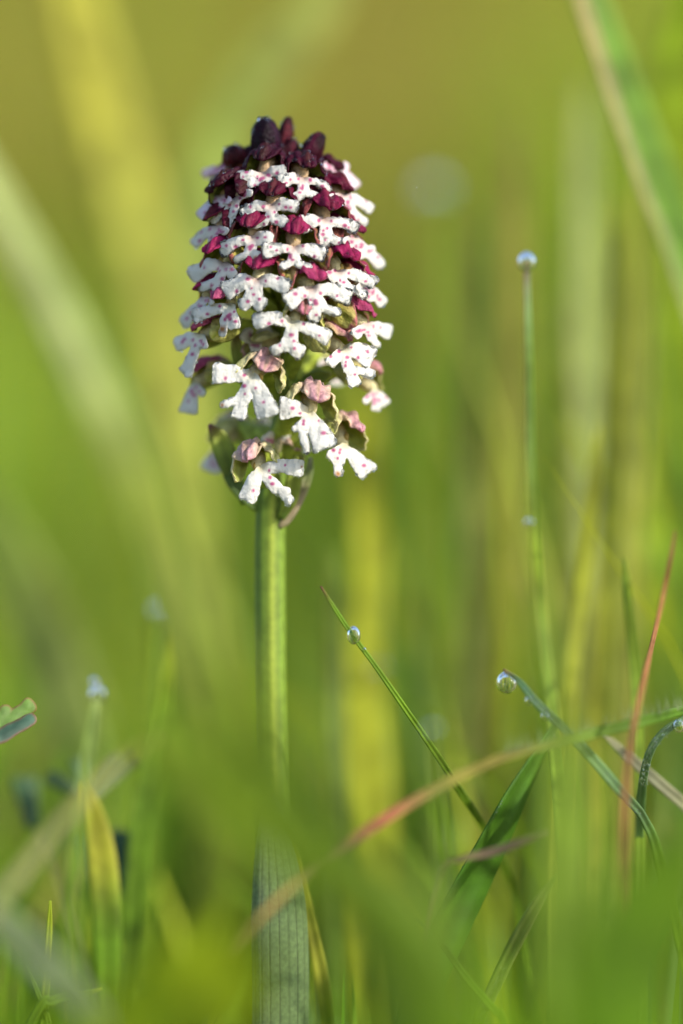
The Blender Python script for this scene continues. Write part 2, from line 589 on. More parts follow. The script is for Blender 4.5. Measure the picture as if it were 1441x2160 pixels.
def sepal_mesh(phi0, halfw, tend, flare, age, seed, rx=1.75, rf=2.2, rz=1.75, side=0, nt=24, nv=19):
    """one sepal of the hood in hood space (mm): x right, y forward, z up"""
    V, C, Fc = [], [], []
    top, base = agecol(TOPC, age), agecol(BASEC, age)
    for i in range(nt):
        t = 0.06 + 0.94 * i / (nt - 1)
        th = t * tend
        wv = halfw * (math.sin(math.pi * min(t, 0.999) ** 0.9) ** (0.42 if phi0 == 0 else 0.55)) + 0.02
        for k in range(nv):
            v = -1 + 2 * k / (nv - 1)
            ph = phi0 + v * wv + (0.30 * t * t * (1 if phi0 > 0 else -1) if phi0 else 0)
            wr = 1 + 0.05 * math.sin(ph * 7 + seed * 5 + t * 3) + 0.075 * math.sin(ph * 13 + t * 9 + seed) + 0.06 * math.sin(t * 19 + ph * 5 + seed) + 0.035 * math.sin(ph * 24 + t * 6 + 2 * seed)
            if phi0: wr = 1 + (wr - 1) * 0.55 + 0.035 * (0.5 - t)
            wr *= 1 + 0.07 * (1 - v * v)
            fl = 1 + flare * max(0, t - 0.55) ** 2 * 4
            V.append((rx * wr * fl * math.sin(th) * math.sin(ph), -rf * math.cos(th) * wr, rz * wr * math.sin(th) * math.cos(ph)))
            # colour: burnt at the crown and the tip, paler to the base and the flanks, green along the midrib when old
            crown = 0.5 + 0.5 * math.cos(ph) ** 1 if abs(ph) < math.pi else 0
            m = min(1, max(0, 1.5 * crown - 0.35 + 0.5 * (t - 0.5)))
            if age < 0.4: m = min(1, m + 0.6)
            rim = (t > 0.88 or abs(v) > 0.88) and age < 0.65
            if age > 0.25 and (phi0 or age > 0.7): m *= 1 - min(1, 2.4 * (age - 0.25)) * 0.85 * (1 - math.exp(-(ph / 0.62) ** 2))
            if rim: m = max(m, 0.8)
            c = top * m + base * (1 - m)
            rib = math.exp(-(v / 0.22) ** 2) * (0.75 if age > 0.45 and (phi0 or age > 0.7) else 0.06) * (1 - 0.5 * m)
            c = c * (1 - rib) + np.array([0.30, 0.34, 0.03]) * rib
            C.append(c)
    for i in range(nt - 1):
        for k in range(nv - 1):
            a = i * nv + k
            Fc.append((a, a + nv, a + nv + 1, a + 1))
    return np.array(V), Fc, np.array(C)


def depth_at(px, py, rscale=1.0):
    R = np.interp(py, [280, 340, 400, 500, 620, 720, 850, 950, 1010], [3.0, 5.2, 7.2, 8.6, 9.4, 9.8, 9.6, 8.4, 7.6]) * rscale
    dx = (px - axis_x(py)) / 22.17
    s = max(-0.985, min(0.985, dx / R))
    return 8.5 - R * math.sqrt(1 - s * s), math.degrees(math.asin(s))


WHITE = np.array([0.63, 0.62, 0.585]); MAG = np.array([0.30, 0.008, 0.10])


def flower(i, sp):
    r = random.Random(100 + i)
    cx, cy = sp['c']
    d0, yaw0 = depth_at(cx, cy)
    d0 = sp.get('d', d0); yaw = math.radians(sp.get('yaw', yaw0 * 0.85))
    age = sp['age']
    hx, hy, hs, roll = sp['hood']
    hs *= 1.08
    C0 = P(cx, cy, d0)
    kmm = 1000.0 * psize(1, d0)                     # mm per photograph pixel here
    # hood frame
    hyaw = math.radians(sp.get('hyaw', math.degrees(yaw))); pit = math.radians(sp.get('pitch', 30)); ro = math.radians(roll)
    fwd = Vector((math.sin(hyaw) * math.cos(pit), -math.cos(hyaw) * math.cos(pit), -math.sin(pit)))
    rgt = Vector((math.cos(hyaw), math.sin(hyaw), 0)); up = rgt.cross(fwd) * 1.0
    up = fwd.cross(rgt) * -1 if up.z < 0 else up
    if up.z < 0: up = -up
    rg2 = rgt * math.cos(ro) - up * math.sin(ro); up2 = up * math.cos(ro) + rgt * math.sin(ro)
    hd = d0 + sp.get('hd', 1.3)
    H0 = P(hx, hy, hd) - up2 * 0.0007 * hs
    # ovary and throat: the flower's own body
    ax = P(axis_x(cy + 110), cy + 70 if cy < 900 else cy + 60, 8.5)
    back = H0 - fwd * 0.0019 * hs
    path = []
    for q in range(9):
        t = q / 8
        p = ax.lerp(back, t); p.z += 0.0016 * math.sin(math.pi * t) * 0.8
        path.append(p)
    V, Fc = tube(path, [0.0005 + 0.00055 * math.sin(math.pi * (0.15 + 0.75 * q / 8)) for q in range(9)], 10, 0.14)
    green = np.array([0.36, 0.44, 0.06]) if age > 0.22 else np.array([0.16, 0.10, 0.03])
    cols = [green * (0.9 + 0.2 * r.random()) for _ in V]
    # throat funnel from the back of the hood to the lip
    lipup = Vector((0, 0, 1))
    n0 = len(V)
    tp = [back + fwd * 0.0004, (back + C0) * 0.5 + Vector((0, 0.0004, 0.0002)), C0 + Vector((0, 0.0012, 0.0002))]
    tp = [Vector(v) for v in catmull([tuple(a) for a in tp], 6)]
    V2, F2 = tube(tp, [0.0007, 0.0008, 0.0008, 0.0008, 0.0007, 0.0005], 10)
    V += V2; Fc += [tuple(q + n0 for q in f) for f in F2]
    th = np.array([0.50, 0.36, 0.22]) if age < 0.45 else np.array([0.64, 0.58, 0.34])
    cols += [th * (0.9 + 0.2 * r.random()) for _ in V2]
    root = link('flower', V, Fc, M_inner if False else M_hood, ORCHID, cols)
    root['label'] = sp['lab']
    if sp.get('lip', True):
        lobes = []
        px2 = lambda q: ((q[0] - cx) * kmm, -(q[1] - cy) * kmm)
        spots = []
        def seg(a, b, wa, wb, ns, t0=0.3):
            A, B = px2(a), px2(b)
            lobes.append((A, B, wa * kmm * 0.78, wb * kmm))
            ln = math.hypot(B[0] - A[0], B[1] - A[1]) + 1e-6
            for s in range(ns):
                t = t0 + (0.9 - t0) * (s + 0.2 + 0.5 * r.random()) / max(ns, 1)
                lat = (r.random() - 0.5) * 1.25 * (wa + (wb - wa) * t) * kmm
                spots.append((A[0] + (B[0] - A[0]) * t - (B[1] - A[1]) / ln * lat, A[1] + (B[1] - A[1]) * t + (B[0] - A[0]) / ln * lat,
                              r.uniform(0.125, 0.205)))
        few = sp.get('spots', 1.0)
        for key in 'LR':
            if key in sp:
                q = sp[key]
                ln = math.hypot(q[0] - cx, q[1] - cy)
                ar = r.uniform(0.06, 0.15) * ln * (1 if abs(q[1] - cy) < 0.6 * ln else 0.4)
                md = (cx + (q[0] - cx) * 0.5, cy + (q[1] - cy) * 0.5 - ar)
                wm = q[2] * 0.45 + q[3] * 0.5
                n_ = round((1.6 + 1.6 * r.random()) * few)
                seg((cx, cy), md, q[2], wm, n_ // 2)
                seg(md, q[:2], wm / 0.78, q[3], n_ - n_ // 2, 0.1)
        q = sp['M']
        seg((cx, cy), q[:2], q[2], q[3], round((2 + r.random()) * few), 0.35)
        for f in sp.get('f', []):
            seg(q[:2], f[:2], q[3] * 0.55, f[2], 1 if few > 0.9 and r.random() < 0.5 else 0)
        h = 0.10 if sp.get('sharp', True) else 0.17
        x, y, quads, dep, bnd = lobed(lobes, h, i * 1.3)
        rr2 = x * x + y * y
        pil = sp.get('puff', 0.24) * (1 - np.exp(-dep / 0.6))
        c1, c2 = r.uniform(-0.035, 0.045), r.uniform(-0.03, 0.05)
        z = -pil + c1 * rr2 * (x > 0) + c2 * rr2 * (x <= 0) - 0.26 * wob(x * 1.0, y * 1.0, i) - 0.05 * wob(x * 3.6, y * 3.6, i + 5)
        z = z + 1.0 * np.exp(-(x * x + (y - 0.5) ** 2) / 0.30)         # sinks into the throat
        z = z + 0.22 * np.clip(y, -5, 5) + math.tan(max(-1.2, min(1.2, yaw))) * x
        curl = np.clip(dep < 0.25, 0, 1) * 0.12 * wob(x * 4.5, y * 4.5, i + 9)
        z = z + curl
        Vl = np.stack([C0.x + x * 0.001, C0.y + z * 0.001, C0.z + y * 0.001], 1)
        cl = np.tile(sp.get('white', WHITE), (len(x), 1))
        g = np.exp(-(x * x + (y - 0.35) ** 2) / 0.5)[:, None]
        cl = cl * (1 - 0.75 * g) + np.array([0.66, 0.60, 0.36] if age > 0.6 else [0.55, 0.36, 0.30]) * 0.75 * g
        for sx, sy, sr in spots:
            el = 1 + 0.22 * math.sin(sx * 9)
            q = np.sqrt(((x - sx) * el) ** 2 + (y - sy) ** 2)
            k = np.clip((sr * 1.25 - q) / (sr * 0.6), 0, 1)[:, None]
            cl = cl * (1 - k) + MAG * k
            k2 = np.clip((sr * 1.9 - q) / (sr * 1.2), 0, 1)[:, None] * 0.18
            cl = cl * (1 - k2) + np.array([0.75, 0.35, 0.55]) * k2
        for bx, by, br in sp.get('brown', []):
            A = px2((bx, by)); q = np.hypot(x - A[0], y - A[1]) / (br * kmm)
            k = np.clip(1.3 - q + 0.3 * wob(x * 6, y * 6, 1), 0, 1)[:, None]
            cl = cl * (1 - k) + np.array([0.32, 0.13, 0.02]) * k
        if age < 0.5 or sp.get('rim'):
            e = np.clip(1 - dep / 0.18, 0, 1)[:, None] * 0.10
            cl = cl * (1 - e) + np.array([0.55, 0.30, 0.42]) * e
        link('lip', Vl, quads, M_lip, root, cl, True, 0.00010)
        nb = sp.get('dew', 70)
        if nb:
            it = []
            bi = np.nonzero(bnd)[0]; ii = np.nonzero(~bnd & (rr2 > 1.2))[0]
            # the drops gather towards the tips of the lobes
            wt = rr2[bi] ** 1.2; wt = wt / wt.sum()
            for q in rng.choice(bi, int(nb * 1.4), p=wt):
                rad = float(rng.choice([0.065, 0.09, 0.125, 0.165], p=[0.3, 0.35, 0.25, 0.1])) * 0.001
                it.append((Vl[q] + np.array([0, -0.00010, -0.00002]), rad))
            wt = rr2[ii] ** 1.5; wt = wt / wt.sum()
            for q in rng.choice(ii, int(nb * 0.7), p=wt):
                rad = float(rng.uniform(0.035, 0.085)) * 0.001
                it.append((Vl[q] + np.array([0, -0.00008 - rad * 0.6, 0]), rad))
            beads('dew_beads', it, root)
    # the three sepals of the hood
    B = Matrix((rg2, fwd, up2)).transposed()
    hoodpts = []
    for nm, phi0, hw, tend, fl in (('dorsal_sepal', 0.0, 0.80, 2.3, 0.0), ('side_sepal', -1.2, 0.78, 2.1, 0.22), ('side_sepal', 1.2, 0.78, 2.1, 0.22)):
        tend *= sp.get('open', 1.0)
        Vs, Fs, Cs = sepal_mesh(phi0, hw, tend, fl, age, i + phi0)
        W = [H0 + B @ (Vector(v) * 0.001 * hs) for v in Vs]
        if phi0 > 0 or True:
            link(nm, W, Fs, [M_hood, M_inner], root, Cs, True, 0.00014, True)
        hoodpts += W[80:]
    nb = sp.get('hdew', 80 if age < 0.6 else 24)
    if nb and sp.get('sharp', True):
        it = []
        for q in range(nb):
            p = r.choice(hoodpts)
            o = (p - H0).normalized()
            if o.y > 0.3: continue
            rad = r.choice([0.07, 0.09, 0.12, 0.16]) * 0.001
            it.append((np.array(p + o * (0.00008 + rad * 0.4)), rad))
        if it: beads('dew_beads', it, root)
    # column with its yellow pollen caps, inside the hood
    cV, cF = drop_mesh(H0 + up2 * 0.0001 + fwd * 0.0004, 0.00028, (1, 1, 1.5), 10, 8)
    link('column', cV, cF, M_hood, root, [np.array([0.45, 0.33, 0.10])] * len(cV))
    return root


FL = [
 dict(c=(556, 370), L=(506, 375, 9, 14), R=(595, 362, 8, 13), M=(553, 385, 11, 15), f=[(528, 389, 9), (578, 385, 7)], hood=(561, 338, 1.0, 0), age=0.08, dew=40,
      lab='uppermost open flower of the spike, under the black bud'),
 dict(c=(638, 381), L=(596, 383, 10, 14), R=(692, 398, 10, 8), M=(642, 404, 11, 13), f=[(627, 416, 10), (676, 416, 8)], hood=(640, 353, 1.0, 4), age=0.12, dew=60,
      lab='dark hooded open flower under the tilted bud'),
 dict(c=(572, 437), L=(514, 447, 10, 13), R=(622, 436, 9, 13), M=(572, 463, 11, 13), f=[(541, 474, 9), (597, 468, 10)], hood=(578, 412, 1.08, 2), age=0.24, dew=100, lab='flower whose lip carries large dew beads under a crimson hood'),
 dict(c=(501, 421), L=(447, 458, 9, 13), R=(524, 409, 8, 8), M=(490, 452, 9, 10), f=[(479, 484, 8), (482, 460, 9)], hood=(482, 392, 1.05, -10), age=0.10, yaw=-42, dew=40, lab='turned flower with a nearly black hood'),
 dict(c=(684, 468), L=(641, 473, 11, 18), R=(749, 478, 11, 13), M=(688, 500, 12, 15), f=[(683, 512, 12), (728, 515, 9)], hood=(688, 440, 1.15, 3), age=0.34, yaw=16, dew=110, lab='dew covered flower under a magenta hood with a forked lip'),
 dict(c=(533, 505), L=(470, 525, 10, 16), R=(566, 508, 12, 17), M=(527, 533, 11, 14), f=[(499, 548, 9), (546, 541, 10)], hood=(535, 477, 1.1, -3), age=0.36, yaw=-14, brown=[(540, 546, 6)], dew=80, lab='flower with a brown nick on its lip'),
 dict(c=(619, 526), L=(562, 529, 10, 15), R=(679, 535, 10, 17), M=(621, 553, 13, 16), f=[(598, 561, 9), (650, 566, 9)], hood=(622, 492, 1.1, 0), age=0.42, dew=120, lab='flower with a wrinkled magenta hood over a symmetrical lip'),
 dict(c=(541, 594), L=(480, 612, 12, 20), R=(605, 606, 11, 18), M=(535, 630, 13, 20), f=[(512, 643, 12), (552, 643, 14)], hood=(552, 565, 1.15, 5), age=0.50, dew=80, lab='flower with the broadest white lip and a crimson hood'),
 dict(c=(656, 614), L=(612, 637, 11, 20), R=(733, 624, 11, 17), M=(672, 646, 12, 18), f=[(660, 670, 12), (712, 658, 8)], hood=(652, 589, 1.12, 6), hyaw=24, age=0.56, yaw=10, dew=110, lab='flower with a smooth magenta hood turned aside'),
 dict(c=(713, 576), L=(698, 585, 11, 15), R=(786, 594, 12, 14), M=(728, 602, 12, 13), f=[(768, 620, 7), (735, 615, 9)], hood=(722, 547, 1.15, 8), age=0.46, yaw=34, dew=70, lab='flower with a crimson pointed hood facing aside'),
 dict(c=(619, 684), L=(541, 677, 11, 17), R=(688, 711, 11, 17), M=(610, 727, 13, 18), f=[(580, 739, 11), (632, 742, 15)], hood=(640, 660, 0.95, 8), age=0.78, dew=60, lab='wide flower with a half hidden pale pink hood'),
 dict(c=(487, 648), L=(412, 664, 11, 16), R=(494, 688, 11, 13), M=(474, 680, 10, 12), f=[(471, 704, 7)], hood=(478, 628, 1.0, -8), age=0.66, yaw=-34, brown=[(471, 694, 9)], dew=30, lab='flower with a withered orange-brown middle lobe'),
 dict(c=(476, 560), L=(407, 575, 11, 18), R=(492, 580, 10, 12), M=(461, 592, 10, 11), f=[(425, 604, 7), (455, 606, 8)], hood=(466, 532, 1.05, -8), age=0.48, yaw=-40, dew=24, sharp=False, lab='shaded flower with one long rounded side lobe'),
 dict(c=(532, 797), L=(456, 788, 12, 23), R=(566, 872, 14, 24), M=(511, 842, 12, 15), f=[(470, 854, 6), (504, 876, 16)], hood=(556, 778, 1.12, 24), age=0.92, yaw=-8, brown=[(470, 855, 5)], spots=0.8, dew=60, hdew=14, lab='spread flower with a shell-like pink hood beside bare stem'),
 dict(c=(655, 876), L=(597, 862, 11, 25), R=(684, 940, 15, 26), M=(634, 905, 14, 16), f=[(648, 949, 7), (622, 905, 8)], hood=(660, 842, 1.2, 14), age=0.94, spots=0.8, yaw=6, dew=90, hdew=16, lab='flower with a ragged tail on its lip and pink-green hood'),
 dict(c=(725, 944), L=(700, 962, 9, 11), R=(774, 994, 10, 22), M=(713, 974, 12, 13), f=[(715, 996, 9)], hood=(735, 905, 1.05, 22), age=0.9, yaw=30, d=3.2, brown=[(713, 1000, 7)], spots=0.7, dew=30, lab='flower hanging lowest on the sunny side with a browned lip tip'),
 dict(c=(547, 993), L=(522, 1050, 11, 19), R=(632, 988, 11, 18), M=(585, 1030, 11, 13), f=[(611, 1055, 9), (604, 1038, 10)], hood=(532, 966, 1.1, -26), age=0.97, yaw=0, spots=0.8, d=0.6, brown=[(636, 985, 3)], dew=40, hdew=10, lab='lowest front flower with a pale rounded pink hood'),
 dict(c=(723, 741), L=(698, 766, 12, 14), R=(780, 752, 14, 23), M=(737, 778, 11, 14), f=[(748, 808, 14), (782, 787, 6)], hood=(704, 714, 1.12, 6), hyaw=55, age=0.80, yaw=36, d=1.2, dew=50, lab='flower with a veined pink hood in profile'),
 # flowers turned to the sides of the spike, softer in the picture
 dict(c=(772, 688), L=(752, 705, 8, 10), R=(820, 697, 10, 17), M=(785, 712, 9, 12), f=[(795, 725, 9)], hood=(748, 664, 1.2, 6), age=0.60, yaw=60, hyaw=70, sharp=False, dew=10, lab='side flower with a vivid pink and yellow hood'),
 dict(c=(775, 604), L=(760, 612, 8, 10), R=(806, 634, 9, 13), M=(784, 628, 8, 10), hood=(748, 580, 1.05, 6), age=0.5, yaw=62, sharp=False, dew=8, lab='side flower half hidden under a crimson hooded one'),
 dict(c=(722, 415), L=(702, 420, 8, 11), R=(779, 434, 10, 12), M=(744, 446, 9, 11), f=[(768, 464, 9), (745, 462, 8)], hood=(706, 400, 1.05, 8), age=0.26, yaw=52, sharp=False, dew=24, lab='upper side flower dripping with dew under a crimson hood'),
 dict(c=(748, 503), L=(735, 512, 9, 10), R=(800, 552, 11, 14), M=(764, 536, 10, 13), f=[(785, 520, 9)], hood=(728, 488, 1.05, 8), age=0.36, yaw=60, sharp=False, dew=12, lab='side flower with long drooping white lobes'),
 dict(c=(697, 347), L=(690, 352, 8, 8), R=(748, 384, 10, 12), M=(716, 360, 9, 11), f=[(728, 345, 8)], hood=(690, 356, 0.95, 10), age=0.12, yaw=55, d=7.0, sharp=False, dew=8, rim=True, white=np.array([0.78, 0.66, 0.74]), lab='pinkish side flower below the tilted bud'),
 dict(c=(465, 357), R=(478, 352, 6, 6), L=(433, 362, 8, 11), M=(452, 364, 8, 9), hood=(478, 358, 0.55, -10), age=0.4, yaw=-55, d=9.5, sharp=False, dew=0, rim=True, white=np.array([0.74, 0.58, 0.64]), lab='small pink flower sticking out beyond the buds'),
 dict(c=(468, 418), R=(480, 424, 7, 8), L=(424, 448, 9, 12), M=(455, 440, 8, 9), hood=(472, 404, 0.95, -10), age=0.12, yaw=-58, sharp=False, dew=0, rim=True, white=np.array([0.66, 0.60, 0.72]), lab='mauve tinted shaded flower below the red bud'),
 dict(c=(458, 482), R=(474, 490, 7, 8), L=(408, 507, 10, 13), M=(448, 508, 8, 10), hood=(468, 462, 1.0, -10), age=0.2, yaw=-60, sharp=False, dew=6, lab='shaded flower with a single blue-white lobe held out'),
 dict(c=(430, 632), R=(448, 640, 7, 8), L=(388, 676, 10, 14), M=(424, 664, 8, 10), hood=(446, 608, 0.95, -10), age=0.5, yaw=-62, sharp=False, dew=6, lab='blue-shaded side flower under the long-lobed one'),
 dict(c=(424, 712), R=(432, 730, 7, 8), L=(374, 724, 10, 15), M=(404, 756, 8, 10), f=[(388, 778, 10), (396, 790, 8)], hood=(446, 694, 1.1, -6), age=0.7, yaw=-50, hyaw=-66, sharp=False, dew=10, lab='shaded side flower with a plum hood beside the withered lobe'),
 dict(c=(412, 812), R=(426, 830, 5, 6), L=(396, 866, 6, 20), M=(404, 838, 6, 8), hood=(434, 786, 1.0, -6), age=0.66, yaw=-46, hyaw=-64, d=7.5, sharp=False, dew=4, lab='hanging side flower with a plum hood and one drooping lobe'),
 dict(c=(790, 826), L=(774, 846, 6, 8), R=(812, 848, 8, 12), M=(792, 862, 8, 11), hood=(768, 784, 1.1, 8), age=0.82, yaw=44, hyaw=58, d=7.5, sharp=False, dew=6, lab='blurred side flower with a dusky pink hood'),
 # flowers on the far side, seen between the front ones
 dict(c=(452, 960), R=(470, 930, 6, 8), L=(438, 985, 8, 14), M=(458, 990, 8, 10), hood=(482, 905, 1.0, -4), age=0.95, yaw=-40, hyaw=-140, d=14.0, sharp=False, dew=0, hdew=0, lab='far side flower seen from behind near the lowest bract'),
 dict(c=(535, 905), L=(505, 895, 10, 16), R=(560, 890, 9, 14), M=(532, 930, 10, 14), hood=(545, 930, 0.8, 0), age=0.97, yaw=20, hyaw=160, d=14.5, sharp=False, dew=0, hdew=0, lab='far side flower of bluish white behind the stem'),
 dict(c=(583, 940), L=(566, 922, 8, 15), R=(600, 915, 7, 13), M=(578, 950, 8, 10), hood=(606, 946, 0.85, 12), age=0.93, yaw=10, hyaw=40, d=6.5, sharp=False, dew=0, hdew=4, lab='cream flower behind the lowest front one'),
 dict(c=(535, 722), L=(520, 704, 9, 16), R=(566, 700, 8, 15), M=(540, 735, 8, 12), hood=(548, 738, 0.95, -70), age=0.97, yaw=5, hyaw=-50, d=5.0, sharp=False, dew=0, hdew=0, lab='half opened cream flower above the spread one'),
 dict(c=(700, 782), L=(680, 770, 8, 14), R=(722, 800, 8, 14), M=(702, 806, 8, 12), hood=(690, 760, 0.9, 0), age=0.95, yaw=160, hyaw=150, d=14.5, sharp=False, dew=0, hdew=0, lab='far side flower in pale shade behind the profile hood'),
]
for i, sp in enumerate(FL):
    flower(i, sp)


def bud(cx, cy, d, w, h, tilt, col, seed, nd=26):
    """closed bud: three overlapping sepals that leave seams, in one ovoid"""
    r = random.Random(seed)
    c0 = P(cx, cy, d); rw = psize(w, d) / 2; rh = psize(h, d) / 2
    ca, sa = math.cos(math.radians(tilt)), math.sin(math.radians(tilt))
    V, Fc, C = [], [], []
    nu, nv = 36, 22
    for j in range(nv + 1):
        t = j / nv; th = math.pi * t
        for k in range(nu):
            ph = 2 * math.pi * k / nu
            seam = abs(math.sin(1.5 * ph + seed)) ** 0.35
            rad = math.sin(th) ** 0.8 * (0.86 + 0.14 * seam) * (1 - 0.12 * math.cos(th)) * (1 + 0.05 * math.sin(ph * 6 + t * 9 + seed) + 0.03 * math.sin(ph * 13 - t * 17))
            x, y, z = rw * rad * math.cos(ph), rw * rad * math.sin(ph), rh * math.cos(th) * (1 + 0.06 * math.sin(ph * 3 + seed))
            V.append(Vector((c0.x + x * ca + z * sa, c0.y + y, c0.z - x * sa + z * ca)))
            C.append(np.array(col) * 0.36 * (0.6 + 2.0 * (1 - seam)) * (0.5 + 1.9 * t))
    for j in range(nv):
        for k in range(nu):
            a = j * nu + k; b = j * nu + (k + 1) % nu
            Fc.append((a, b, b + nu, a + nu))
    o = link('bud', V, Fc, M_bud, ORCHID, C)
    it = []
    for _ in range(nd):
        p = V[r.randrange(nu * 2, len(V) - nu * 6)]
        n = (p - c0).normalized()
        if n.y > 0.2: continue
        rad = r.choice([0.08, 0.11, 0.15, 0.20]) * 0.001
        it.append((np.array(p + n * rad * 0.4), rad))
    if it: beads('dew_beads', it, o)
    # short stalk down to the axis
    b0 = c0 - Vector((sa * rh * 0.8, 0, ca * rh * 0.8)); b1 = P(axis_x(cy + 120), cy + 110, 8.5)
    tv, tf = tube([b0.lerp(b1, q / 5) for q in range(6)], [0.0007, 0.0007, 0.00065, 0.0006, 0.0006, 0.0006], 8)
    link('bud_stalk', tv, tf, M_hood, o, [np.array([0.22, 0.06, 0.03])] * len(tv))
    return o


for q in [
    (560, 290, 6.6, 66, 82, -6, (0.020, 0.004, 0.014), 1, 34), (603, 284, 8.6, 34, 74, 8, (0.085, 0.010, 0.018), 2, 16),
    (662, 312, 6.8, 46, 70, 28, (0.060, 0.007, 0.020), 3, 24), (495, 330, 8.4, 56, 48, -30, (0.090, 0.012, 0.016), 4, 14),
    (612, 322, 8.0, 44, 60, 14, (0.07, 0.008, 0.018), 5, 12), (585, 318, 7.4, 36, 50, 0, (0.05, 0.006, 0.016), 6, 10),
    (462, 386, 7.6, 46, 36, -52, (0.035, 0.005, 0.014), 7, 16), (636, 338, 8.2, 40, 48, 20, (0.08, 0.008, 0.02), 8, 8),
    (530, 330, 8.6, 40, 46, -12, (0.05, 0.006, 0.016), 9, 8), (700, 370, 9.5, 40, 46, 40, (0.11, 0.010, 0.03), 10, 6)]:
    bud(*q)

# bracts in the axils of the flowers and the papery one at the foot of the spike
for pts, cs in [
    ([(441, 896, 6, 6), (462, 925, 6.5, 40), (482, 975, 7, 44), (498, 1015, 7.6, 30), (520, 1062, 8, 20)], [(0.12, 0.03, 0.06), (0.24, 0.29, 0.05), (0.16, 0.22, 0.04), (0.10, 0.17, 0.03)]),
    ([(655, 965, 7.5, 6), (650, 1000, 7.5, 20), (630, 1050, 7, 24), (605, 1096, 6.8, 18), (588, 1112, 7, 9)], [(0.30, 0.30, 0.22), (0.17, 0.22, 0.07), (0.30, 0.25, 0.15), (0.28, 0.24, 0.12)]),
    ([(625, 960, 5.6, 6), (622, 1000, 5.6, 30), (612, 1050, 6, 32), (592, 1095, 6.8, 16)], [(0.25, 0.29, 0.05), (0.22, 0.28, 0.04), (0.14, 0.22, 0.03)]),
    ([(480, 955, 7.5, 8), (485, 1000, 7.3, 30), (510, 1040, 7.4, 26), (545, 1075, 7.6, 14)], [(0.06, 0.10, 0.03), (0.08, 0.14, 0.03), (0.12, 0.19, 0.03)]),
    ([(585, 740, 4.5, 6), (592, 790, 5, 26), (600, 850, 6, 30), (596, 900, 7, 18)], [(0.26, 0.28, 0.06), (0.18, 0.24, 0.04), (0.14, 0.2, 0.03)]),
    ([(700, 790, 6.5, 10), (665, 800, 6.8, 36), (630, 830, 7.4, 30), (605, 870, 8, 16)], [(0.26, 0.29, 0.04), (0.14, 0.20, 0.03), (0.12, 0.18, 0.03)]),
    ([(497, 690, 5.5, 6), (500, 740, 6, 26), (520, 800, 7, 26), (560, 860, 8, 16)], [(0.24, 0.12, 0.10), (0.20, 0.24, 0.05), (0.14, 0.2, 0.03)]),
]:
    blade_mesh('bract', pts, cs, ORCHID, M_herb, fold=0.35, n=22, to_ground=False, solid=0.0002)

# the leaf that sheathes the stem
def sheath():
    rows = [(571, 1676, 4.6, 2), (573, 1700, 4.8, 14), (576, 1745, 4.6, 27), (583, 1820, 4.1, 44), (588, 1910, 3.6, 55), (590, 2020, 3.2, 59), (591, 2160, 3.4, 58)]
    pts = [(*P(a, b, d), psize(w, d)) for a, b, d, w in rows]
    pts.append((pts[-1][0], 0.0045, 0.012, pts[-1][3])); pts.append((pts[-1][0], 0.0055, -0.003, pts[-1][3] * 0.8))
    c = catmull(pts, 80); na = 61
    V, Fc, C = [], [], []
    for i, r in enumerate(c):
        for k in range(na):
            v = -1 + 2 * k / (na - 1)
            q = v * 1.25
            groove = sum(math.exp(-((v - g) / 0.018) ** 2) for g in (-0.78, -0.52, -0.27, 0.0, 0.25, 0.5, 0.75))
            V.append((r[0] + r[3] * math.sin(q) / math.sin(1.25), r[1] + r[3] * 0.55 * (1 - math.cos(q)) / (1 - math.cos(1.25)) + groove * 0.00006, r[2]))
            base = np.array([0.205, 0.305, 0.11])
            base = base * (1 - 0.6 * groove)
            if i < 10: base = base * (i / 10) + np.array([0.17, 0.13, 0.05]) * (1 - i / 10)
            C.append(base)
    for i in range(len(c) - 1):
        for k in range(na - 1):
            a = i * na + k
            Fc.append((a, a + 1, a + na + 1, a + na))
    o = link('sheath_leaf', V, Fc, M_sheath, ORCHID, C, True, 0.00025)
    it = []
    for i in range(34):
        r = c[12 + int(i * 1.1)]
        it.append((np.array([r[0] - r[3] * 1.01, r[1] + r[3] * 0.5, r[2]]), random.uniform(0.04, 0.10) * 0.001))
    beads('dew_beads', it, o)


sheath()

# ------------------------------------------------------------------ single blades and stalks one can tell apart
g1, g2, g3 = (0.15, 0.26, 0.018), (0.26, 0.33, 0.02), (0.07, 0.15, 0.012)
blu = (0.14, 0.24, 0.10); tan = (0.36, 0.25, 0.10); red = (0.30, 0.09, 0.05); pale = (0.26, 0.31, 0.10)

blade('slender upright blade carrying a round dew drop on its tip', [(1111, 552, 12, 12), (1113, 640, 12, 14), (1116, 760, 13, 16), (1118, 950, 16, 16), (1128, 1150, 18, 19), (1148, 1350, 18, 22), (1172, 1560, 10, 28), (1186, 1800, -10, 36), (1190, 2160, -24, 46)],
      [(0.26, 0.18, 0.14), (0.25, 0.34, 0.14), (0.22, 0.33, 0.08), (0.27, 0.36, 0.04), (0.22, 0.32, 0.04), (0.2, 0.3, 0.03), (0.18, 0.28, 0.03)], fold=0.3)
dew('round dew drop on the very tip of the upright blade', 1111, 553, 12, 20)
dew('tiny dew drop clinging half way down the upright blade', 1116, 1103, 16.6, 10)
blade('needle-thin green blade threaded through a clear hanging drop', [(677, 1237, -1.5, 3), (705, 1282, -1.2, 7), (740, 1335, -1, 9), (790, 1402, -0.5, 9), (850, 1488, 0.5, 11), (920, 1590, 3, 13), (1000, 1715, 9, 13), (1060, 1820, 16, 13), (1100, 1950, 22, 13)],
      [(0.16, 0.08, 0.04), g1, g1, g1, g1, g1], fold=0.5, n=70)
dew('clear teardrop threaded on the needle-thin blade', 746, 1341, -1, 15, (0.98, 0.98, 1.25))
dew('speck of dew on the needle-thin blade under the teardrop', 769, 1370, -0.9, 4)
